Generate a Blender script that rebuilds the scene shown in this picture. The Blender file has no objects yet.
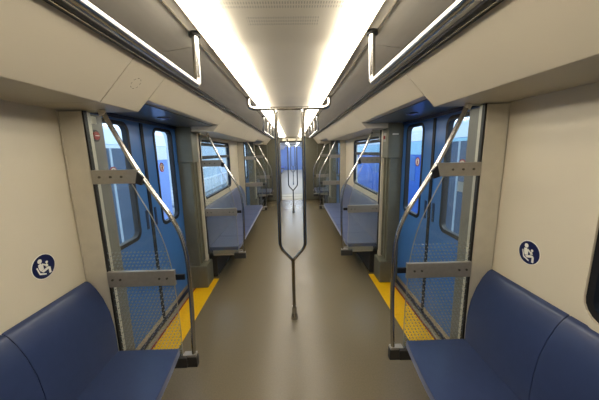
import bpy, bmesh, math, random
from mathutils import Vector, Matrix
random.seed(4)
scene = bpy.context.scene
C = bpy.data.collections.new('scene'); scene.collection.children.link(C)

# ------------------------------------------------------------ camera
F_PX, PITCH, YAW, ROLL, CX, CZ = 266.58, .178757, .0198749, -.0206822, .0263757, 1.7
cp, sp, cy, sy = math.cos(PITCH), math.sin(PITCH), math.cos(YAW), math.sin(YAW)
fw = Vector((sy*cp, cy*cp, -sp)); rt = Vector((cy, -sy, 0)); up = rt.cross(fw)
cr, sr = math.cos(ROLL), math.sin(ROLL)
r2 = cr*rt+sr*up; u2 = -sr*rt+cr*up
cam_d = bpy.data.cameras.new('camera'); cam = bpy.data.objects.new('camera', cam_d); C.objects.link(cam)
cam_d.sensor_width = 36; cam_d.lens = F_PX*36/599; cam_d.clip_start = .02; cam_d.clip_end = 300
M = Matrix((r2, u2, -fw)).transposed().to_4x4(); M.translation = Vector((CX, 0, CZ)); cam.matrix_world = M
scene.camera = cam

# ------------------------------------------------------------ world, exposure
w = bpy.data.worlds.new('world'); scene.world = w; w.use_nodes = True
bg = w.node_tree.nodes['Background']; bg.inputs[0].default_value = (.62, .78, 1, 1); bg.inputs[1].default_value = 3.0
scene.view_settings.view_transform = 'Standard'; scene.view_settings.look = 'None'
scene.view_settings.gamma = 1; scene.view_settings.use_curve_mapping = False
scene.view_settings.exposure = 0.0
LAMP = 13.5                       # radiance of the ceiling diffusers
LAMP_COL = (1, .925, .81)
sun_d = bpy.data.lights.new('depot_daylight', 'SUN'); sun_d.energy = 3; sun_d.angle = .5; sun_d.color = (.85, .93, 1)
sun = bpy.data.objects.new('depot_daylight', sun_d); C.objects.link(sun); sun.location = (0, 0, 12)
sun.rotation_euler = (math.radians(15), math.radians(25), 0)

# ------------------------------------------------------------ materials
def hexc(h):
    v = [int(h[i:i+2], 16)/255 for i in (0, 2, 4)]
    return tuple(c/12.92 if c <= .04045 else ((c+.055)/1.055)**2.4 for c in v)+(1,)
def mat(name, col, rough=.5, metal=0, noise=0, nscale=8, bump=0, bscale=200, coat=0, emit=None, estr=0, aniso=None):
    m = bpy.data.materials.new(name); m.use_nodes = True; nt = m.node_tree; b = nt.nodes['Principled BSDF']
    c = hexc(col) if isinstance(col, str) else tuple(col)+(1,)
    b.inputs['Base Color'].default_value = c; b.inputs['Roughness'].default_value = rough
    b.inputs['Metallic'].default_value = metal; b.inputs['Coat Weight'].default_value = coat
    tc = nt.nodes.new('ShaderNodeTexCoord')
    if noise:
        n = nt.nodes.new('ShaderNodeTexNoise'); n.inputs['Scale'].default_value = nscale; n.inputs['Detail'].default_value = 5
        mp = nt.nodes.new('ShaderNodeMapping')
        if aniso: mp.inputs['Scale'].default_value = aniso
        nt.links.new(tc.outputs['Object'], mp.inputs[0]); nt.links.new(mp.outputs[0], n.inputs['Vector'])
        r = nt.nodes.new('ShaderNodeValToRGB')
        r.color_ramp.elements[0].position = .3; r.color_ramp.elements[1].position = .7
        r.color_ramp.elements[0].color = tuple(x*(1-noise) for x in c[:3])+(1,)
        r.color_ramp.elements[1].color = tuple(min(1, x*(1+noise)) for x in c[:3])+(1,)
        nt.links.new(n.outputs['Fac'], r.inputs[0]); nt.links.new(r.outputs[0], b.inputs['Base Color'])
    if bump:
        n = nt.nodes.new('ShaderNodeTexNoise'); n.inputs['Scale'].default_value = bscale
        nt.links.new(tc.outputs['Object'], n.inputs['Vector'])
        bp = nt.nodes.new('ShaderNodeBump'); bp.inputs['Strength'].default_value = bump; bp.inputs['Distance'].default_value = .002
        nt.links.new(n.outputs['Fac'], bp.inputs['Height']); nt.links.new(bp.outputs[0], b.inputs['Normal'])
    if emit:
        b.inputs['Emission Color'].default_value = tuple(emit)+(1,); b.inputs['Emission Strength'].default_value = estr
    return m
cream = mat('cream laminate', 'c9bea6', .38, noise=.02, nscale=3)
wallc = mat('wall laminate', 'd8cdb4', .42, noise=.02, nscale=3)
floor_m = mat('speckled vinyl floor', '70654e', .27, noise=.08, nscale=90, bump=.15, bscale=300)
yellow = mat('yellow tactile strip', 'e9b50a', .45, noise=.06, nscale=60)
red_m = mat('red line paint', '8e1f16', .5)
sillm = mat('sill aluminium', 'b5ab98', .35, .7, noise=.08, nscale=60)
greym = mat('grey brown painted metal', 'cdc5b1', .36, .1, noise=.05, nscale=12)
olive = mat('olive grey painted metal', '6d6b5a', .4, .2, noise=.06, nscale=12)
bracket = mat('satin bracket metal', '9c968a', .33, .4, noise=.06, nscale=40)
steel = mat('polished steel', 'bdbab3', .2, 1)
darksteel = mat('burnished steel', '8d877b', .25, 1)
panel_grey = mat('grey ceiling side panel', 'd2cab9', .6, 0, noise=.04, nscale=30, aniso=(1, .1, 1))
trimdark = mat('black rubber trim', '16130f', .5)
chromeline = mat('bright trim line', 'c2b9a6', .25, .8)
blue_seat = mat('blue seat vinyl', '2d3b60', .42, noise=.05, nscale=25, bump=.1, bscale=500, coat=.1)
_b = blue_seat.node_tree.nodes['Principled BSDF']; _b.inputs['Sheen Weight'].default_value = .55; _b.inputs['Sheen Roughness'].default_value = .35; _b.inputs['Sheen Tint'].default_value = (.75, .8, 1, 1)
blue_door = mat('blue door paint', '376cab', .33, noise=.04, nscale=6)
blue_dark = mat('dark blue door header', '14274a', .35)
rubber = mat('black door rubber', '0c0d10', .55)
soffit_m = mat('vestibule soffit metal', '767a80', .28, .5)
white_p = mat('white pictogram print', 'ece8da', .5)
navy = mat('navy sign print', '101a4a', .4)
label_m = mat('pale paper label', 'e0d8c0', .6, noise=.08, nscale=60)
black_m = mat('black plastic', '121212', .4)
redknob = mat('red emergency plastic', '9c1c12', .35)
bolt_m = mat('bolt steel', '5e594e', .35, .9)
dark_under = mat('dark heater casing', '2b2926', .6)
gang = mat('gangway plate', 'c9c0a6', .4, .3)
diff_m = mat('lamp diffuser', 'ffffff', .4, emit=LAMP_COL, estr=LAMP)
diff_cool = mat('cool lamp diffuser', 'ffffff', .4, emit=(.80, .90, 1), estr=LAMP*.9)
smalllamp = mat('small vestibule lamp lens', '8f9bd8', .2)
lampbody = mat('lamp trim', 'cfc4ac', .4)
train_blue = mat('outside train blue paint', '2d6fd2', .3, noise=.04, nscale=2)
train_cyan = mat('outside train pale band', 'a9dcec', .3)
train_white = mat('outside white and roof highlight', 'eef3f8', .4)  # plain white, also painted on the trains as their roof highlight
train_win = mat('outside train window glass', '4f7fc0', .12)
train_pale = mat('outside train pale blue paint', '8aa8e6', .3)
outglass = mat('outside dark window glass', '4a6078', .2)
concrete = mat('depot concrete', '9fa4a6', .8, noise=.1, nscale=2)
depot_m = mat('depot cladding', 'b9c6cf', .7, noise=.05, nscale=1)
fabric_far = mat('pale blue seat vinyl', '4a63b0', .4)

def glass(name, tint=(1, 1, 1), refl=.07, dots=False, rough=.02, haze=0):
    m = bpy.data.materials.new(name); m.use_nodes = True; nt = m.node_tree; nt.nodes.clear()
    L = nt.links.new; N = nt.nodes.new
    out = N('ShaderNodeOutputMaterial'); tr = N('ShaderNodeBsdfTransparent'); tr.inputs[0].default_value = tint+(1,)
    gl = N('ShaderNodeBsdfGlossy'); gl.inputs['Roughness'].default_value = rough
    fr = N('ShaderNodeFresnel'); fr.inputs[0].default_value = 1.45
    mx = N('ShaderNodeMixShader'); ge = N('ShaderNodeNewGeometry'); inv = N('ShaderNodeMath'); inv.operation = 'SUBTRACT'; inv.inputs[0].default_value = 1; L(ge.outputs['Backfacing'], inv.inputs[1])
    mu = N('ShaderNodeMath'); mu.operation = 'MULTIPLY'; L(fr.outputs[0], mu.inputs[0]); L(inv.outputs[0], mu.inputs[1]); L(mu.outputs[0], mx.inputs[0]); L(tr.outputs[0], mx.inputs[1]); L(gl.outputs[0], mx.inputs[2])
    last = mx
    if dots or haze:
        df = N('ShaderNodeBsdfDiffuse'); df.inputs[0].default_value = (.62, .66, .66, 1)
        m2 = N('ShaderNodeMixShader'); L(mx.outputs[0], m2.inputs[1]); L(df.outputs[0], m2.inputs[2]); last = m2
        m2.inputs[0].default_value = haze
    if dots:
        tc = N('ShaderNodeTexCoord'); sx = N('ShaderNodeSeparateXYZ'); L(tc.outputs['Object'], sx.inputs[0])
        def mth(op, a, b=None, c=None):
            n = N('ShaderNodeMath'); n.operation = op
            for i, v in enumerate((a, b, c)):
                if v is None: continue
                if isinstance(v, (int, float)): n.inputs[i].default_value = v
                else: L(v, n.inputs[i])
            return n.outputs[0]
        P, Q = .023, .022
        v = mth('DIVIDE', sx.outputs[2], Q); row = mth('FLOOR', v)
        off = mth('MULTIPLY', mth('MODULO', mth('ADD', row, 1000), 2.0), .5)
        u = mth('ADD', mth('DIVIDE', sx.outputs[0], P), off)
        du = mth('MULTIPLY', mth('SUBTRACT', mth('FRACT', mth('ADD', u, 500.0)), .5), P)
        dv = mth('MULTIPLY', mth('SUBTRACT', mth('FRACT', v), .5), Q)
        d = mth('SQRT', mth('ADD', mth('MULTIPLY', du, du), mth('MULTIPLY', dv, dv)))
        dot = mth('LESS_THAN', d, .0036)
        low = mth('LESS_THAN', sx.outputs[2], 1.13)
        L(mth('ADD', mth('MULTIPLY', mth('MULTIPLY', dot, low), .37), haze), m2.inputs[0])
    L(last.outputs[0], out.inputs[0]); return m
g_screen = glass('screen glass with dot print', (.93, .96, .95), dots=True, haze=.03)
g_win = glass('window glass', (.86, .91, .95))
g_dark = glass('tinted window glass', (.25, .3, .33))

def perf_mat():
    m = mat('perforated ceiling sheet', 'd8ccb2', .5); nt = m.node_tree; N = nt.nodes.new; L = nt.links.new
    b = nt.nodes['Principled BSDF']; tc = N('ShaderNodeTexCoord'); sx = N('ShaderNodeSeparateXYZ'); L(tc.outputs['Object'], sx.inputs[0])
    def mth(op, a, bb=None):
        n = N('ShaderNodeMath'); n.operation = op
        for i, v in enumerate((a, bb)):
            if v is None: continue
            if isinstance(v, (int, float)): n.inputs[i].default_value = v
            else: L(v, n.inputs[i])
        return n.outputs[0]
    fx = mth('FRACT', mth('ADD', mth('DIVIDE', sx.outputs[0], .0095), 100.0)); fy = mth('FRACT', mth('ADD', mth('DIVIDE', sx.outputs[1], .026), 100.0))
    h = mth('MULTIPLY', mth('LESS_THAN', fx, .42), mth('LESS_THAN', fy, .6))
    band1 = mth('LESS_THAN', sx.outputs[1], 1.06)
    band2 = mth('MULTIPLY', mth('GREATER_THAN', sx.outputs[1], 1.115), mth('LESS_THAN', sx.outputs[1], 1.185))
    band2 = mth('MULTIPLY', band2, mth('LESS_THAN', mth('ABSOLUTE', sx.outputs[0]), .14))
    h = mth('MULTIPLY', h, mth('MAXIMUM', band1, band2))
    mx = N('ShaderNodeMix'); mx.data_type = 'RGBA'; L(mth('MULTIPLY', h, .4), mx.inputs[0])
    mx.inputs[6].default_value = hexc('e6ddc8'); mx.inputs[7].default_value = hexc('5a5144'); L(mx.outputs[2], b.inputs['Base Color'])
    return m
perf = perf_mat()
ceil_m = mat('ceiling sheet', 'e6ddc8', .5, noise=.02, nscale=4)

# ------------------------------------------------------------ helpers
def NB(): return bmesh.new()
def root_off(p):
    o = Vector((0, 0, 0))
    while p is not None:
        o += p.location; p = p.parent
    return o
def obj(name, bm, m, parent=None, smooth=False, label=None, kind=None):
    off = root_off(parent)
    if off.length: bmesh.ops.translate(bm, verts=bm.verts, vec=-off)
    bmesh.ops.recalc_face_normals(bm, faces=bm.faces)
    me = bpy.data.meshes.new(name); bm.to_mesh(me); bm.free()
    if smooth:
        for p in me.polygons: p.use_smooth = True
        me.set_sharp_from_angle(angle=math.radians(40))
    me.materials.append(m)
    o = bpy.data.objects.new(name, me); C.objects.link(o)
    if parent: o.parent = parent
    if label: o['label'] = label
    if kind: o['kind'] = kind
    return o
def thing(name, label, cat, loc=(0, 0, 0), group=None):
    o = bpy.data.objects.new(name, None); C.objects.link(o); o.location = loc; o.empty_display_size = .1
    o['label'] = label; o['category'] = cat
    if group: o['group'] = group
    return o
def tag(o, label, cat, group=None):
    o['label'] = label; o['category'] = cat
    if group: o['group'] = group
    return o
def struct(name, bm=None, m=None, parent=None, smooth=False):
    if bm is None:
        o = bpy.data.objects.new(name, None); C.objects.link(o); o.parent = parent
    else: o = obj(name, bm, m, parent, smooth)
    if parent is None: o['kind'] = 'structure'
    return o
def bx(bm, x0, x1, y0, y1, z0, z1, bev=0):
    x0, x1 = sorted((x0, x1)); y0, y1 = sorted((y0, y1)); z0, z1 = sorted((z0, z1))
    v = [bm.verts.new((x, y, z)) for x in (x0, x1) for y in (y0, y1) for z in (z0, z1)]
    fs = [bm.faces.new([v[i] for i in q]) for q in ((0, 1, 3, 2), (4, 6, 7, 5), (0, 4, 5, 1), (2, 3, 7, 6), (0, 2, 6, 4), (1, 5, 7, 3))]
    if bev:
        es = list({e for f in fs for e in f.edges})
        bmesh.ops.bevel(bm, geom=es, offset=bev, segments=2, affect='EDGES', profile=.6)
    return bm
def prism(bm, pts, axis, a0, a1, bev=0):
    def P(p, a):
        return {'x': (a, p[0], p[1]), 'y': (p[0], a, p[1]), 'z': (p[0], p[1], a)}[axis]
    A = [bm.verts.new(P(p, a0)) for p in pts]; B = [bm.verts.new(P(p, a1)) for p in pts]; n = len(pts)
    fa = bm.faces.new(A); fb = bm.faces.new(B[::-1])
    for i in range(n): bm.faces.new((A[i], A[(i+1) % n], B[(i+1) % n], B[i]))
    if bev:
        bmesh.ops.recalc_face_normals(bm, faces=bm.faces)
        bmesh.ops.bevel(bm, geom=list(fa.edges)+list(fb.edges), offset=bev, segments=2, affect='EDGES', profile=.6)
    return bm
def smooth_path(pts, sub=6):
    P = [Vector(p) for p in pts]; out = []
    for i in range(len(P)-1):
        a = P[max(i-1, 0)]; b = P[i]; c = P[i+1]; d = P[min(i+2, len(P)-1)]
        for k in range(sub):
            t = k/sub
            out.append(.5*((2*b)+(c-a)*t+(2*a-5*b+4*c-d)*t*t+(3*b-a-3*c+d)*t**3))
    out.append(P[-1]); return out
def fillet(pts, r, k=6):
    P = [Vector(p) for p in pts]; out = [P[0]]
    for i in range(1, len(P)-1):
        a, b, c = P[i-1], P[i], P[i+1]; u = (a-b); v = (c-b); rr = min(r, u.length*.49, v.length*.49)
        p0 = b+u.normalized()*rr; p2 = b+v.normalized()*rr
        for j in range(k+1):
            t = j/k; out.append((1-t)**2*p0+2*t*(1-t)*b+t*t*p2)
    out.append(P[-1]); return out
def tube(bm, pts, r, seg=14):
    P = [Vector(p) for p in pts]; rings = []; nrm = None
    for i, p in enumerate(P):
        t = (P[min(i+1, len(P)-1)]-P[max(i-1, 0)]).normalized()
        if nrm is None:
            nrm = t.orthogonal().normalized()
        else: nrm = (nrm-t*nrm.dot(t)).normalized()
        b = t.cross(nrm)
        rr = r[i] if isinstance(r, list) else r
        rings.append([bm.verts.new(p+rr*(math.cos(2*math.pi*k/seg)*nrm+math.sin(2*math.pi*k/seg)*b)) for k in range(seg)])
    for A, B in zip(rings, rings[1:]):
        for k in range(seg): bm.faces.new((A[k], A[(k+1) % seg], B[(k+1) % seg], B[k]))
    bm.faces.new(rings[0][::-1]); bm.faces.new(rings[-1]); return bm
def rrect(c0, c1, d0, d1, r, k=5):
    out = []
    for (cx, cz, a) in ((c1-r, d1-r, 0), (c0+r, d1-r, 90), (c0+r, d0+r, 180), (c1-r, d0+r, 270)):
        for j in range(k+1):
            t = math.radians(a+90*j/k); out.append((cx+r*math.cos(t), cz+r*math.sin(t)))
    return out
def corners(c0, c1, d0, d1, k=5): return [p for p in ((c1, d1), (c0, d1), (c0, d0), (c1, d0)) for _ in range(k+1)]
def ring(bm, outer, inner, x0, x1):
    """plate in the YZ plane with a hole, from x0 to x1"""
    n = len(outer)
    V = [[bm.verts.new((x, p[0], p[1])) for p in pts] for x in (x0, x1) for pts in (outer, inner)]
    def q(a, b, c, d):
        vs = []
        for v in (a, b, c, d):
            if all((v.co-t.co).length > 1e-7 for t in vs): vs.append(v)
        if len(vs) > 2:
            try: bm.faces.new(vs)
            except ValueError: pass
    for i in range(n):
        j = (i+1) % n
        q(V[0][i], V[0][j], V[1][j], V[1][i]); q(V[2][i], V[3][i], V[3][j], V[2][j])
        q(V[0][i], V[2][i], V[2][j], V[0][j]); q(V[1][i], V[1][j], V[3][j], V[3][i])
    bmesh.ops.remove_doubles(bm, verts=bm.verts, dist=1e-6)
    return bm
def wn_mod(o):
    m = o.modifiers.new('weighted', 'WEIGHTED_NORMAL'); m.keep_sharp = True; m.weight = 80; return o
def disc(bm, c, r, axis, d, n=24):
    """short cylinder centred on c along axis, thickness d"""
    c = Vector(c); ax = {'x': Vector((1, 0, 0)), 'y': Vector((0, 1, 0)), 'z': Vector((0, 0, 1))}[axis]
    return tube(bm, [c-ax*d/2, c+ax*d/2], r, n)

SIDE = {-1: 'left', 1: 'right'}
Y_END, Y_BACK = 9.5, -1.6
SECT = [(-1.4, 1.57), (3.45, 6.42), (8.38, 9.5)]          # seat bays
DOORS = [(1.79, 3.21), (6.69, 8.11)]
WX, FZ = 1.28, 1.955

# ============================================================ SETTING
fl = struct('floor', bx(NB(), -1.36, 1.36, Y_BACK, Y_END, -.08, 0), floor_m)
for s in (-1, 1):
    for (a, b) in DOORS:
        y0, y1 = a-.22, b+.24
        for k in range(2):
            ya = y0+(y1-y0)*k/2+.002; yb = y0+(y1-y0)*(k+1)/2-.002
            obj('yellow_strip', bx(NB(), s*1.035, s*1.262, ya, yb, 0, .006), yellow, fl)
        obj('red_line', bx(NB(), s*1.265, s*1.278, y0, y1, 0, .006), red_m, fl)
        obj('door_sill', bx(NB(), s*1.281, s*1.318, y0, y1, 0, .012, .002), sillm, fl)

# ceiling: flat sheet with centre panels, side panels
ce = struct('ceiling', bx(NB(), -1.36, 1.36, Y_BACK, Y_END, 2.235, 2.29), cream)
segs = [(-1.55, -.2), (-.2, 1.37), (1.37, 3.45), (3.45, 5.4), (5.4, 7.4), (7.4, 9.5)]
for i, (a, b) in enumerate(segs):
    z = 2.205 if i < 2 else 2.22
    obj('centre_panel', bx(NB(), -.222, .222, a+.004, b-.004, z, 2.235, .003), perf if i < 2 else ceil_m, ce)
for s in (-1, 1):
    for (a, b) in segs:
        obj('side_panel', prism(NB(), [(s*.349, 2.202), (s*.389, 2.2), (s*.389, 2.235), (s*.349, 2.235)], 'y', a, b), panel_grey, ce)
        obj('side_panel', prism(NB(), [(s*.395, 2.200), (s*.643, 2.164), (s*.643, 2.235), (s*.395, 2.235)], 'y', a+.003, b-.003), panel_grey, ce)
    obj('bright_trim', bx(NB(), s*.3895, s*.3945, -1.5, 9.4, 2.194, 2.215), chromeline, ce)
    obj('slot_and_reflection', bx(NB(), s*.644, s*.6965, -1.5, 9.4, 2.152, 2.2), trimdark, ce)  # black strip: fascia gap widened to imitate the hand rail's dark reflection
    obj('slot_highlight', bx(NB(), s*.669, s*.674, -1.5, 9.4, 2.148, 2.1515), chromeline, ce)  # bright line put in as the thin highlight between the dark bands

# fascias (trim_1 left, trim_2 right)
for n, s in ((1, -1), (2, 1)):
    tr = struct('trim_%d' % n)
    low = [(s*.697, 2.188), (s*.697, 2.166), (s*.890, 1.962), (s*.896, 1.956), (s*.905, 1.954), (s*1.335, 1.957), (s*1.335, 2.188)]
    high = [(s*.697, 2.188), (s*.697, 2.166), (s*.829, 2.0265), (s*.838, 2.021), (s*.86, 2.022), (s*1.335, 2.022), (s*1.335, 2.188)]
    spans = [(-1.5, -.1, low), (-.1, 1.367, low), (1.372, 1.69, low)] if s < 0 else [(-1.5, -.1, low), (-.1, 1.69, low)]
    for (da, db), nxt in zip(DOORS, (5.0, 9.5)):
        spans += [(da-.1+.004, db, high), (db+.003, nxt, low)]
    spans.insert(5 if s < 0 else 4, (5.004, 6.585, low))
    for a, b, pr in spans:
        o = obj('fascia_panel', prism(NB(), pr, 'y', a, b, 0), cream if pr is low else cream, tr)
    for (da, db) in DOORS:      # soffit sheet over the vestibule
        obj('soffit_sheet', bx(NB(), s*.90, s*1.33, da-.09, db-.002, 2.014, 2.021), soffit_m, tr)

# walls
def wall_piece(bm, s, y0, y1, z0, z1, x0=WX, x1=1.36): return bx(bm, s*x0, s*x1, y0, y1, z0, z1)
WINS = [(-.95, 1.03, .97, 1.9), (3.86, 5.56, 1.03, 1.9)]
wn = 1
for s in (-1, 1):
    wl = struct('wall_%s' % SIDE[s])
    for (a, b), win in zip(SECT, WINS+[None]):
        if win:
            k = 5
            obj('wall_panel', ring(NB(), corners(a, b, 0, 1.957, k), rrect(*win, .09, k), s*WX, s*1.36), wallc, wl)
        else: obj('wall_panel', wall_piece(NB(), s, a, b, 0, 1.957), wallc, wl)
        obj('heater_casing', bx(NB(), s*1.06, s*1.275, a+.05, b-.05, .01, .30, .004), dark_under, wl)
        obj('casing_edge', bx(NB(), s*1.045, s*1.06, a+.05, b-.05, .002, .03), chromeline, wl)
    for (a, b) in DOORS:
        for q0, q1 in ((a-.222, a-.01), (b+.005, b+.24)): obj('corner_post', wall_piece(NB(), s, q0+.0, q1, 0, 1.957, 1.338), wallc, wl)
        obj('header_panel', bx(NB(), s*1.315, s*1.355, a, b, 1.985, 2.02), blue_dark, wl)
    for j, (y0, y1, z0, z1) in enumerate(WINS):
        wd = struct('window_%d' % wn); wn += 1; k = 5
        fr = obj('window_frame', ring(NB(), rrect(y0, y1, z0, z1, .09, k), rrect(y0+.028, y1-.028, z0+.028, z1-.028, .07, k), s*1.276, s*1.33), rubber, wd)
        obj('surround', ring(NB(), rrect(y0-.035, y1+.035, z0-.035, z1+.035, .11, k), rrect(y0, y1, z0, z1, .09, k), s*1.266, s*1.2795), wallc, wd)
        zt = 1.62
        obj('transom', bx(NB(), s*1.285, s*1.32, y0+.03, y1-.03, zt, zt+.05), rubber, wd)
        obj('hopper_rail', bx(NB(), s*1.285, s*1.32, y0+.03, y1-.03, z1-.085, z1-.04), rubber, wd)
        obj('pane', bx(NB(), s*1.300, s*1.306, y0+.02, y1-.02, z0+.02, z1-.02), g_dark if j == 0 else g_win, wd)

# doors
dn = 1
for s in (-1, 1):
    for di, (a, b) in enumerate(DOORS):
        mid = (a+b)/2; dr = struct('door_%d' % dn); dn += 1; k = 5
        for (l0, l1, w0, w1) in ((a-.02, mid-.006, a+.12, mid-.21), (mid+.006, b+.02, mid+.21, b-.12)):
            win = (w0, w1, .99, 1.955)
            leaf = obj('door_leaf', ring(NB(), corners(l0, l1, .10, 1.985, k), rrect(*win, .07, k), s*1.335, s*1.37), blue_door, dr)
            obj('gasket_lip', ring(NB(), rrect(win[0]-.016, win[1]+.016, win[2]-.016, win[3]+.012, .08, k), rrect(*win, .07, k), s*1.329, s*1.3349), rubber, leaf)
            obj('window_gasket', ring(NB(), rrect(*win, .07, k), rrect(win[0]+.016, win[1]-.016, win[2]+.016, win[3]-.016, .055, k), s*1.330, s*1.372), rubber, leaf)
            obj('pane', bx(NB(), s*1.352, s*1.357, win[0]+.01, win[1]-.01, win[2]+.01, win[3]-.01), g_win, leaf)
            obj('kick_strip', bx(NB(), s*1.330, s*1.37, l0, l1, .055, .10), sillm, leaf)
            obj('bottom_edge', bx(NB(), s*1.335, s*1.37, l0, l1, .006, .055), blue_dark, leaf)
            # shallow recessed grip beside the meeting edge
            gy = l1-.07 if l0 < mid-.3 else l0+.07
            obj('grip', bx(NB(), s*1.328, s*1.337, gy-.018, gy+.018, 1.02, 1.2, .004), blue_dark, leaf)
        bm = NB()
        bx(bm, s*1.326, s*1.37, mid-.022, mid-.003, .03, 1.98, .003); bx(bm, s*1.326, s*1.37, mid+.003, mid+.022, .03, 1.98, .003)
        obj('meeting_gasket', bm, rubber, dr)

# door pillars
def pillar(s, y0, y1, far):
    p = struct('trim_%d' % pillar.n); pillar.n += 1
    bm = NB()
    bx(bm, s*1.185, s*1.335, y0, y1, .28, 1.62, .006)
    obj('shaft', bm, olive, p)
    for yy in ((y0+y1)/2-.05, (y0+y1)/2+.05): obj('flute', bx(NB(), s*1.172, s*1.186, yy-.025, yy+.025, .32, 1.60, .005), olive, p)
    if False:
        obj('flute', bx(NB(), s*1.21, s*1.235, y0-.012, y0+.002, .32, 1.60, .004), olive, p)
        obj('flute', bx(NB(), s*1.27, s*1.295, y0-.012, y0+.002, .32, 1.60, .004), olive, p)
    obj('top_housing', bx(NB(), s*1.15, s*1.335, y0-.015, y1, 1.60, 2.01 if far else 1.95, .012), olive, p)
    obj('foot_casing', bx(NB(), s*1.10, s*1.335, y0-.02, y1, .007, .30, .015), olive, p)
    return p
pillar.n = 3
for s in (-1, 1):
    for (a, b) in DOORS:
        pl = struct('trim_%d' % pillar.n); pillar.n += 1
        obj('shaft', bx(NB(), s*1.185, s*1.336, a-.148, a, .007, 1.95, .006), mat('grey pillar paint', '77746a', .4, .1), pl)
        pillar(s, b, b+.235, True)

# end wall with gangway opening, back wall
ew = struct('wall_end')
bm = NB()
for s in (-1, 1): bx(bm, s*.43, s*1.36, Y_END, Y_END+.12, 0, 2.25)
bx(bm, -.43, .43, Y_END, Y_END+.12, 2.03, 2.25)
obj('bulkhead', bm, olive, ew)
for s in (-1, 1):
    obj('cabinet_front', bx(NB(), s*.45, s*.86, Y_END-.14, Y_END-.002, .01, 2.16, .01), olive, ew)
    obj('cabinet_front', bx(NB(), s*.87, s*1.27, Y_END-.14, Y_END-.002, .50, 1.95, .01), olive, ew)
    obj('opening_edge', bx(NB(), s*.418, s*.44, Y_END-.05, Y_END+.14, 0, 2.03, .004), chromeline, ew)
obj('opening_head', bx(NB(), -.42, .42, Y_END-.03, Y_END+.14, 2.03, 2.07, .004), trimdark, ew)
obj('header_display', bx(NB(), -.34, .34, Y_END-.025, Y_END-.005, 2.085, 2.165, .004), label_m, ew)
bw = struct('wall_back', bx(NB(), -1.36, 1.36, Y_BACK-.1, Y_BACK, 0, 2.25), cream)
# gangway and the next car
gw = struct('floor_gangway', bx(NB(), -.6, .6, Y_END, 10.95, -.04, .004), gang)
for yy in (Y_END+.16, 10.2, 10.8): obj('gangway_joint', bx(NB(), -.6, .6, yy, yy+.03, .004, .012), sillm, gw)
gs = struct('wall_gangway'); 
for s in (-1, 1):
    bm = NB(); pts = []
    for i in range(13): pts.append((s*(.56 if i % 2 else .48), Y_END+.125+i*(1.3/12)))
    pts += [(s*.62, 10.925), (s*.62, Y_END+.125)]
    prism(bm, pts, 'z', .004, 2.1); obj('bellows', bm, panel_grey, gs)
obj('bellows_roof', bx(NB(), -.62, .62, Y_END+.125, 10.93, 2.1, 2.16), panel_grey, gs)
N0, N1 = 10.95, 26.0
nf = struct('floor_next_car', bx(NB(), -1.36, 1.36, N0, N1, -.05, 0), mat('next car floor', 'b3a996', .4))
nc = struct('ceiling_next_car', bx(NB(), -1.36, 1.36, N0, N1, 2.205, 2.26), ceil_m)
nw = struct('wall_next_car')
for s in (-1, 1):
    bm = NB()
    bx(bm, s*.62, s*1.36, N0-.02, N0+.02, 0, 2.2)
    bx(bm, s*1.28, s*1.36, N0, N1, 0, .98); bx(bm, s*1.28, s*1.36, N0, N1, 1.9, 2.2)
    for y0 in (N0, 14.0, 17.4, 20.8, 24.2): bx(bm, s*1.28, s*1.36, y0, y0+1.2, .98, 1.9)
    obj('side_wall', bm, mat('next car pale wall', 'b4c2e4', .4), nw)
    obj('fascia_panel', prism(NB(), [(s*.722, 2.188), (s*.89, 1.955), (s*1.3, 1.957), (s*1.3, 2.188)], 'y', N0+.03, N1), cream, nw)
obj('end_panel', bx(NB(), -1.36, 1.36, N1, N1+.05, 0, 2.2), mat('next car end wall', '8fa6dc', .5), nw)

# ============================================================ CEILING LIGHTS
def lamp(s, a, b, lab, m=diff_m):
    t = thing('ceiling_light', lab, 'ceiling light', (s*.285, (a+b)/2, 2.2), 'strip lights along the ceiling')
    xs = []; n = 8
    wd = .056 if b < 1.5 else .052; dp = .046 if b < 1.5 else .036
    pr = [(s*.285+wd*math.cos(math.pi*k/n), 2.206-dp*math.sin(math.pi*k/n)) for k in range(n+1)]
    pr += [(s*.285-wd, 2.228), (s*.285+wd, 2.228)]
    obj('diffuser', prism(NB(), pr, 'y', a+.012, b-.012), m, t, True)
    obj('light_shield_lip', bx(NB(), s*.3425, s*.347, a+.001, b-.001, 2.190, 2.226, .001), lampbody, t)  # lip added to cut the diffuser's sideways light
    for q in (a, b-.011): obj('end_cap', bx(NB(), s*.285-wd+.004, s*.285+wd-.004, q, q+.011, 2.182, 2.228, .004), lampbody, t)
lampsegs = [(-1.5, -.15), (-.15, 1.39), (1.39, 3.4), (3.4, 5.4), (5.4, 7.4), (7.4, 9.4)]
desc = ['strip light behind the viewer nearest the rear bulkhead', 'glowing strip light beside the perforated ceiling panel, nearest in view',
        'glowing strip light above the first forked pole', 'glowing strip light over the start of the long seat bay',
        'glowing strip light over the far end of the long seat bay', 'glowing strip light before the gangway opening']
for s in (-1, 1):
    for (a, b), d in zip(lampsegs, desc): lamp(s, a, b, SIDE[s]+' hand '+d)
    for i, (a, b) in enumerate(((11.1, 15), (15, 19), (19, 23), (23, 25.9))):
        lamp(s, a, b, '%s hand cool white strip light in the next car, %s' % (SIDE[s], ['nearest the gangway', 'second from the gangway', 'third from the gangway', 'farthest from the gangway'][i]), diff_cool)

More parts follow.
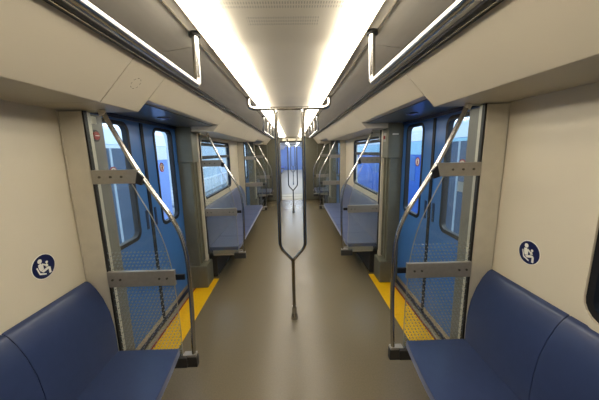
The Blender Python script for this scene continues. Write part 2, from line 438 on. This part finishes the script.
# ============================================================ BENCHES
def bench(s, y0, n, wseat, lab, near=False, m=blue_seat, detail=True):
    L = n*wseat
    t = thing('bench_seat', lab, 'bench', (s*1.0, y0+L/2, 0), 'blue bench seats along the walls')
    prof = [(1.142, .452), (1.140, .54), (1.143, .63), (1.156, .73), (1.184, .82), (1.216, .885), (1.245, .925), (1.262, .938), (1.274, .94), (1.274, .42), (1.15, .42)]
    def xf(y):
        d = min(y-y0, y0+L-y)
        return .716+.034*max(0, 1-d/.38)**1.5 if near else .735+.02*max(0, 1-d/.1)
    for k in range(n):
        a = y0+k*wseat+.0015; b = a+wseat-.003
        wn_mod(obj('backrest', prism(NB(), [(s*x, z) for x, z in prof], 'y', a, b, .004), m, t, True))
        ys = [a+(b-a)*i/6 for i in range(7)]
        pl = [(s*xf(y), y) for y in ys]+[(s*1.141, b), (s*1.141, a)]
        wn_mod(obj('seat_cushion', prism(NB(), pl, 'z', .400, .450, .006), m, t, True))
    obj('underframe', bx(NB(), s*.80, s*1.27, y0+.04, y0+L-.04, .355, .399), dark_under, t)
    for yy in (y0+.005, y0+L-.03):
        obj('end_frame', bx(NB(), s*.70, s*1.10, yy, yy+.025, .325, .397, .004), dark_under if near else bracket, t)
    if detail:
        for k in range(1, n, 2):
            yy = y0+k*wseat
            obj('support_bracket', prism(NB(), [(s*.82, .354), (s*1.055, .354), (s*1.055, .12)], 'y', yy-.012, yy+.012), dark_under, t)
for s in (-1, 1):
    S = SIDE[s]
    bench(s, -1.375, 6, .49, 'dark blue bench on the %s beside the camera, under the navy circle sign' % S, near=True)
    bench(s, 3.475, 6, .485, 'blue six-seat bench on the %s in the middle bay beneath a wide window' % S)
    bench(s, 8.41, 2, .46, 'short blue bench on the %s against the far grey bulkhead' % S)
for s in (-1, 1):
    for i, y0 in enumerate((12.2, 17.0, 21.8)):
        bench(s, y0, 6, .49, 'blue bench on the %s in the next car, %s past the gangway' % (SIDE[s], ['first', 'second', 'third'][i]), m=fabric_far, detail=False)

# ============================================================ PARTITION SCREENS + GRAB RAILS
RAIL = [(1.005, 1.945), (.955, 1.83), (.90, 1.71), (.845, 1.60), (.79, 1.502), (.735, 1.41), (.69, 1.33), (.652, 1.235), (.632, 1.13), (.626, 1.02), (.627, .8), (.636, .6), (.645, .44)]
def screen(s, y, side, where, first=False):
    """y: plane; side=+1 if the seats are on the camera side (-Y)"""
    d = side; K = 1.585/1.53
    def sc(p): return (p[0]*K, 1.7-(1.7-p[1])*K)
    t = thing('glass_screen', 'dotted glass screen with grey crossbars and curved rail, '+where, 'screen', (s*1.0, y, 0), 'glass screens at the seat ends')
    px = [(s*1.105, s*1.28)]
    po = obj('post', bx(NB(), s*1.145, s*1.279, y-.0145*d, y+.055*d, .01, 1.95, .006), greym, t)
    obj('post_edge', bx(NB(), s*1.268, s*1.275, y-d*.018, y-d*.0135, .95, 1.95), greym, po)
    obj('seal', bx(NB(), s*1.134, s*1.1445, y-.012, y+.012, .37, 1.95), trimdark, t)
    # glass outline in x,z
    gl = [(1.095, .41), (.715, .41), (.712, .62), (.716, .85), (.728, 1.05), (.762, 1.22), (.80, 1.33), (.845, 1.43), (.895, 1.54), (.862, 1.62), (.91, 1.72), (.965, 1.83), (1.01, 1.943), (1.095, 1.943)]; gl = [sc(p) for p in gl]
    obj('glass_pane', prism(NB(), [(s*a, b) for a, b in gl], 'y', y-.004, y+.004), g_screen, t)
    edge = smooth_path([(s*a, y, b) for a, b in gl[1:9]], 3)
    obj('glass_edge', tube(NB(), edge, .0028, 6), bracket, t, True)
    for (z0, z1, xa, dark) in ((.925, 1.02, .70, 0), (1.545, 1.622, .862, 1)):
        poly = [sc(p) for p in ((1.095, z0), (xa, z0), (xa-(.0 if dark == 0 else .02), z1), (1.095, z1))]
        cbar = obj('crossbar', prism(NB(), [(s*a, b) for a, b in poly], 'y', y-.03, y-.006, .002), bracket, t)
        bs = ([xa+.045, xa+.09, 1.02, 1.065] if not dark else [.93, .99, 1.05])
        for bxx in bs:
            obj('bolt', disc(NB(), (s*bxx*K, y-.032, sc((0, (z0+z1)/2))[1]), .007, 'y', .006, 8), bolt_m, cbar)
        if dark: obj('rail_clamp', prism(NB(), [(s*a, b) for a, b in map(sc, ((xa+.004, z0+.0), (xa-.03, z0-.012), (xa-.045, z0+.03), (xa-.015, z1-.01)))], 'y', y-.024, y+.0), black_m, t)
        else: obj('rail_clamp', bx(NB(), s*(xa-.055)*K, s*(xa-.001)*K, y-.02, y-.006, sc((0, z0+.03))[1], sc((0, z1-.03))[1], .003), black_m, t)
    pts = smooth_path([(s*a, y, b) for a, b in map(sc, RAIL)], 5)
    g = obj('grab_rail', tube(NB(), pts, .0135, 14), steel, t, True, label='curved polished steel grab rail')
    obj('socket', tube(NB(), [(s*1.036, y, 1.925), (s*1.042, y, 1.951)], .019, 14), lampbody, g, True)
    obj('foot_bracket', bx(NB(), s*.645, s*.80, y-.018, y+.022, .30, .375, .004), dark_under, g)
    obj('foot_plate', bx(NB(), s*.65, s*.735, y-.018, y+.024, .376, .392, .003), bracket, g)
for s in (-1, 1):
    S = SIDE[s]
    screen(s, 1.585, 1, '%s side nearest the camera' % S)
    screen(s, 3.435, -1, '%s side beyond the nearest doors' % S)
    screen(s, 6.44, 1, '%s side before the second doors' % S)
    screen(s, 8.36, -1, '%s side by the far end bulkhead' % S)

# ============================================================ FORKED CENTRE POLES
def fork(y, lab):
    t = thing('forked_grab_pole', lab, 'grab pole', (0, y, 0), 'forked poles down the aisle')
    for s in (-1, 1):
        obj('upright', tube(NB(), fillet([(s*.122, y, 2.088), (s*.124, y, .775), (s*.004, y, .64)], .05), .0155, 14), darksteel, t, True)
        obj('collar', tube(NB(), [(s*.122, y, 2.05), (s*.122, y, 2.075)], .022, 14), steel, t, True)
    obj('crossbar', tube(NB(), fillet([(-.372, y+.05, 2.2), (-.365, y, 2.088), (.365, y, 2.088), (.372, y+.05, 2.2)], .07, 8), .016, 14), steel, t, True)
    obj('stem', tube(NB(), [(0, y, .655), (0, y, .10)], .0165, 14), darksteel, t, True)
    obj('foot', tube(NB(), [(0, y, .135), (0, y, .11), (0, y, .075), (0, y, .05), (0, y, .02), (0, y, .001)], [.020, .024, .022, .030, .036, .038], 16), steel, t, True)
fork(2.51, 'foreground steel grab pole forking into two uprights under a hooked crossbar')
fork(7.40, 'small distant steel forked grab pole between the second pair of doors')
fork(14.0, 'forked grab pole in the next car, first past the gangway')
fork(19.0, 'forked grab pole in the next car, second past the gangway')

# ============================================================ OVERHEAD HAND RAILS
def overhead(s, ya, yb, ups, lab):
    t = thing('overhead_hand_rail', lab, 'hand rail', (s*.39, (ya+yb)/2, 2.0), 'overhead steel hand rails')
    pts = [(s*.375, ya-.02, 2.2), (s*.39, ya, 2.0), (s*.39, yb, 2.0), (s*.375, yb-.035, 2.2)]
    obj('tube', tube(NB(), fillet(pts, .035, 6), .014, 14), steel, t, True)
    for y in ups: obj('hanger', tube(NB(), [(s*.378, y, 2.2), (s*.39, y, 2.0)], .013, 12), steel, t, True)
    for y in (ya-.02, yb-.035): obj('mount', disc(NB(), (s*.376, y, 2.193), .024, 'z', .016, 14), trimdark, t, True)
for s in (-1, 1):
    S = SIDE[s]
    overhead(s, -1.3, 1.27, [], 'long steel overhead hand rail on the %s nearest the camera' % S)
    overhead(s, 3.9, 5.77, [4.53, 5.15], 'steel overhead hand rail with hangers on the %s in the middle bay' % S)

# ============================================================ SIGNS AND SMALL THINGS
def wpoly(bm, s, x, pts, cy_, cz_, th=.0012):
    """flat polygon on a side wall: u to the right as seen, v up"""
    P = [((cy_+(u if s < 0 else -u)), cz_+v) for u, v in pts]
    return prism(bm, P, 'x', s*x, s*(x-th))
def circ(r, cx=0, cy_=0, n=24): return [(cx+r*math.cos(2*math.pi*k/n), cy_+r*math.sin(2*math.pi*k/n)) for k in range(n)]
for s in (-1, 1):
    yy = 1.328; zz = 1.143
    t = thing('seat_sign', 'round navy sticker with white seated figure holding a child, on the %s wall' % SIDE[s], 'sign', (s*1.28, yy, zz))
    obj('disc', wpoly(NB(), s, 1.2795, circ(.066, n=32), yy, zz), white_p, t, label='thin white rim')
    obj('face', wpoly(NB(), s, 1.2783, circ(.062, n=32), yy, zz), navy, t, label='navy face')
    bm = NB(); x = 1.277
    k = 1.0
    wpoly(bm, s, x, circ(.0115, -.018, .034, 14), yy, zz)                                   # head
    wpoly(bm, s, x, [(-.030, .018), (-.014, .022), (-.004, .006), (-.004, -.014), (-.022, -.018), (-.028, -.004)], yy, zz)   # torso
    wpoly(bm, s, x, [(-.010, .012), (.014, -.003), (.018, .003), (-.006, .019)], yy, zz)      # arm
    wpoly(bm, s, x, circ(.007, .018, .017, 10), yy, zz)                                       # child's head
    wpoly(bm, s, x, [(.006, .006), (.018, .010), (.024, -.004), (.010, -.007)], yy, zz)
    wpoly(bm, s, x, [(-.020, -.020), (.020, -.008), (.030, -.012), (.024, -.020), (-.008, -.030)], yy, zz)   # thigh
    wpoly(bm, s, x, [(.022, -.018), (.033, -.014), (.034, -.046), (.022, -.046)], yy, zz)     # shin
    wpoly(bm, s, x, [(-.042, .006), (-.036, .008), (-.026, -.026), (.006, -.040), (.004, -.046), (-.030, -.034)], yy, zz)  # seat
    obj('pictogram', bm, white_p, t, label='white seated figure with child')
    # warning stickers on the door panes
    for (y_, w_) in ((2.08, 'nearer leaf'), (2.84, 'farther leaf')):
        z_ = 1.57
        d = thing('door_sticker', 'small round red and white warning sticker on the %s door glass, %s' % (SIDE[s], w_), 'sticker', (s*1.35, y_, z_))
        obj('ring', wpoly(NB(), s, 1.3515, circ(.048), y_, z_), redknob, d)
        obj('face', wpoly(NB(), s, 1.350, circ(.037), y_, z_), white_p, d)
        bm = NB(); wpoly(bm, s, 1.3485, circ(.007, 0, .022, 10), y_, z_)
        wpoly(bm, s, 1.3485, [(-.012, .012), (.012, .012), (.010, -.028), (-.010, -.028)], y_, z_)
        obj('figure', bm, redknob, d)
    # vestibule lamps in the soffit
    for (a, b), w_ in zip(DOORS, ('nearest', 'second')):
        l = thing('soffit_lamp', 'small round unlit lamp in the grey soffit above the %s %s doors' % (w_, SIDE[s]), 'lamp', (s*1.08, (a+b)/2-.08, 2.014))
        yc = (a+b)/2-.08
        obj('bezel', disc(NB(), (s*1.08, yc, 2.010), .055, 'z', .008, 24), soffit_m, l, True)
        obj('lens', disc(NB(), (s*1.08, yc, 2.004), .038, 'z', .006, 20), smalllamp, l, True)
# left pillar: label, emergency handle, buttons
lb = tag(obj('paper_label', wpoly(NB(), -1, 1.184, [(-.028, -.022), (.028, -.022), (.028, .022), (-.028, .022)], 1.705, 1.915, .0015), label_m), 'pale rectangular label on the left door pillar above the red handle', 'label')
e = thing('emergency_brake', 'red round emergency handle in a dark ring on the left door pillar', 'handle', (-1.184, 1.705, 1.822))
obj('ring', disc(NB(), (-1.181, 1.705, 1.822), .036, 'x', .006, 24), black_m, e, True)
obj('knob', disc(NB(), (-1.176, 1.705, 1.822), .025, 'x', .010, 20), redknob, e, True)
obj('grip', bx(NB(), -1.167, -1.171, 1.69, 1.72, 1.820, 1.825), white_p, e)
obj('keyhole_plate', bx(NB(), -1.180, -1.184, 1.655, 1.662, 1.79, 1.86), label_m, e)
for z in (1.69, 1.655): tag(obj('key_switch', disc(NB(), (-1.181, 1.655, z), .008, 'x', .008, 12), black_m), 'small black key switch on the left door pillar, %s of two' % ('upper' if z > 1.67 else 'lower'), 'switch')
for z in (1.50, 1.47): tag(obj('key_switch', disc(NB(), (1.181, 1.655, z+.19), .008, 'x', .008, 12), black_m), 'small black key switch on the right door pillar, %s of two' % ('upper' if z > 1.49 else 'lower'), 'switch')
e = thing('emergency_intercom', 'small orange-red lever on the right far pillar housing', 'lever', (1.148, 3.30, 1.85))
obj('plate', bx(NB(), 1.142, 1.149, 3.245, 3.345, 1.80, 1.90, .003), bracket, e)
obj('lever', bx(NB(), 1.128, 1.142, 3.285, 3.31, 1.83, 1.87, .003), redknob, e)
tag(obj('name_plate', bx(NB(), 1.20, 1.27, 3.187, 3.194, 1.875, 1.890), label_m), 'thin pale plate on the front of the right far pillar housing', 'plate')
tag(obj('pale_rectangle', wpoly(NB(), 1, 1.3515, [(-.075, -.04), (.075, -.04), (.075, .04), (-.075, .04)], 2.04, 1.40, .001), mat('grey rectangle fill', '8fa0ad', .5)), 'pale grey rectangle on the near right door glass', 'notice')  # flat pale rectangle set against the door glass
# dashed circle marks on the fascia panel by the first screen
for s in (-1,):
    hm = thing('hatch_mark', 'faint dashed ring mark on the left fascia above the first screen', 'mark', (s*.788, 1.5, 2.07))
    d = Vector((s*.193, 0, -.204)).normalized(); nrm = Vector((-s*.204, 0, -.193)).normalized(); c0 = Vector((s*.788, 1.5, 2.0698))+nrm*.0015
    for k in range(8):
        a0 = 2*math.pi*k/8; a1 = a0+.42; bm = NB(); V = []
        for (r, a) in ((.034, a0), (.034, a1), (.031, a1), (.031, a0)):
            V.append(bm.verts.new(c0+d*r*math.cos(a)+Vector((0, 1, 0))*r*math.sin(a)))
        f = bm.faces.new(V); bmesh.ops.solidify(bm, geom=[f], thickness=.001)
        obj('dash', bm, bolt_m, hm)

# ============================================================ OUTSIDE: depot and neighbouring trains
struct('ground', bx(NB(), -30, 30, -20, 60, -1.4, -1.25), concrete)
for s in (-1, 1):
    wa = struct('wall_depot_'+SIDE[s], bx(NB(), s*9.0, s*9.2, -15, 50, -1.25, 7), depot_m)
def train(s, x, y0, y1, lab, blue, band, winm):
    t = thing('train_car', lab, 'train', (s*(x+1.3), (y0+y1)/2, -1.25))
    pr = [(x, -.5), (x, 1.95), (x+.05, 2.25), (x+.25, 2.6), (x+.6, 2.8), (x+2.0, 2.8), (x+2.4, 2.6), (x+2.6, 2.2), (x+2.6, -.5)]
    obj('body', prism(NB(), [(s*a, b) for a, b in pr], 'y', y0, y1), blue, t)
    obj('pale_band', bx(NB(), s*(x-.008), s*(x-.001), y0+.02, y1-.02, 1.55, 1.93), band, t)
    obj('roof_highlight', prism(NB(), [(s*(x-.01), 1.94), (s*(x+.035), 2.26), (s*(x+.235), 2.63), (s*(x+.58), 2.84), (s*(x+.6), 2.81), (s*(x+.245), 2.60), (s*(x+.048), 2.25), (s*(x-.001), 1.94)], 'y', y0, y1), train_white, t)  # white skin painted along the curved roof as its highlight
    obj('underframe', bx(NB(), s*(x+.2), s*(x+2.4), y0+.3, y1-.3, -1.2, -.5), dark_under, t)
    yy = y0+.8
    while yy+1.3 < y1:
        obj('window', bx(NB(), s*(x-.012), s*(x-.002), yy, yy+1.2, .75, 1.5, .004), winm, t); yy += 3.2
    obj('door_glass', bx(NB(), s*(x-.014), s*(x-.003), 3.6, 6.7, -.35, 1.86, .004), outglass, t)
    for q in (4.35, 5.1, 5.85): obj('door_mullion', bx(NB(), s*(x-.03), s*(x-.015), q, q+.06, -.35, 1.86), depot_m, t)
train(1, 3.7, .8, 22, 'blue neighbouring metro train outside the right hand windows', train_blue, train_cyan, train_win)
train(-1, 3.9, .8, 8.5, 'pale blue neighbouring metro train outside the left hand doors', train_pale, train_white, train_win)
# service platform on the left beyond the parked train
pf = thing('service_platform', 'pale raised service platform with white rails outside the left window', 'platform', (-5, 15, -1.25))
obj('deck', bx(NB(), -6, -4, 9, 34, -.1, .0), concrete, pf)
for z in (.55, 1.05): obj('rail', bx(NB(), -4.05, -4.0, 9, 34, z, z+.06), train_white, pf)
for k in range(8): obj('rail_post', bx(NB(), -4.05, -4.0, 9+k*3, 9.06+k*3, .0, 1.05), train_white, pf)
for k in range(4): obj('leg', bx(NB(), -5.9, -5.7, 10+k*6, 10.2+k*6, -1.25, -.1), depot_m, pf)
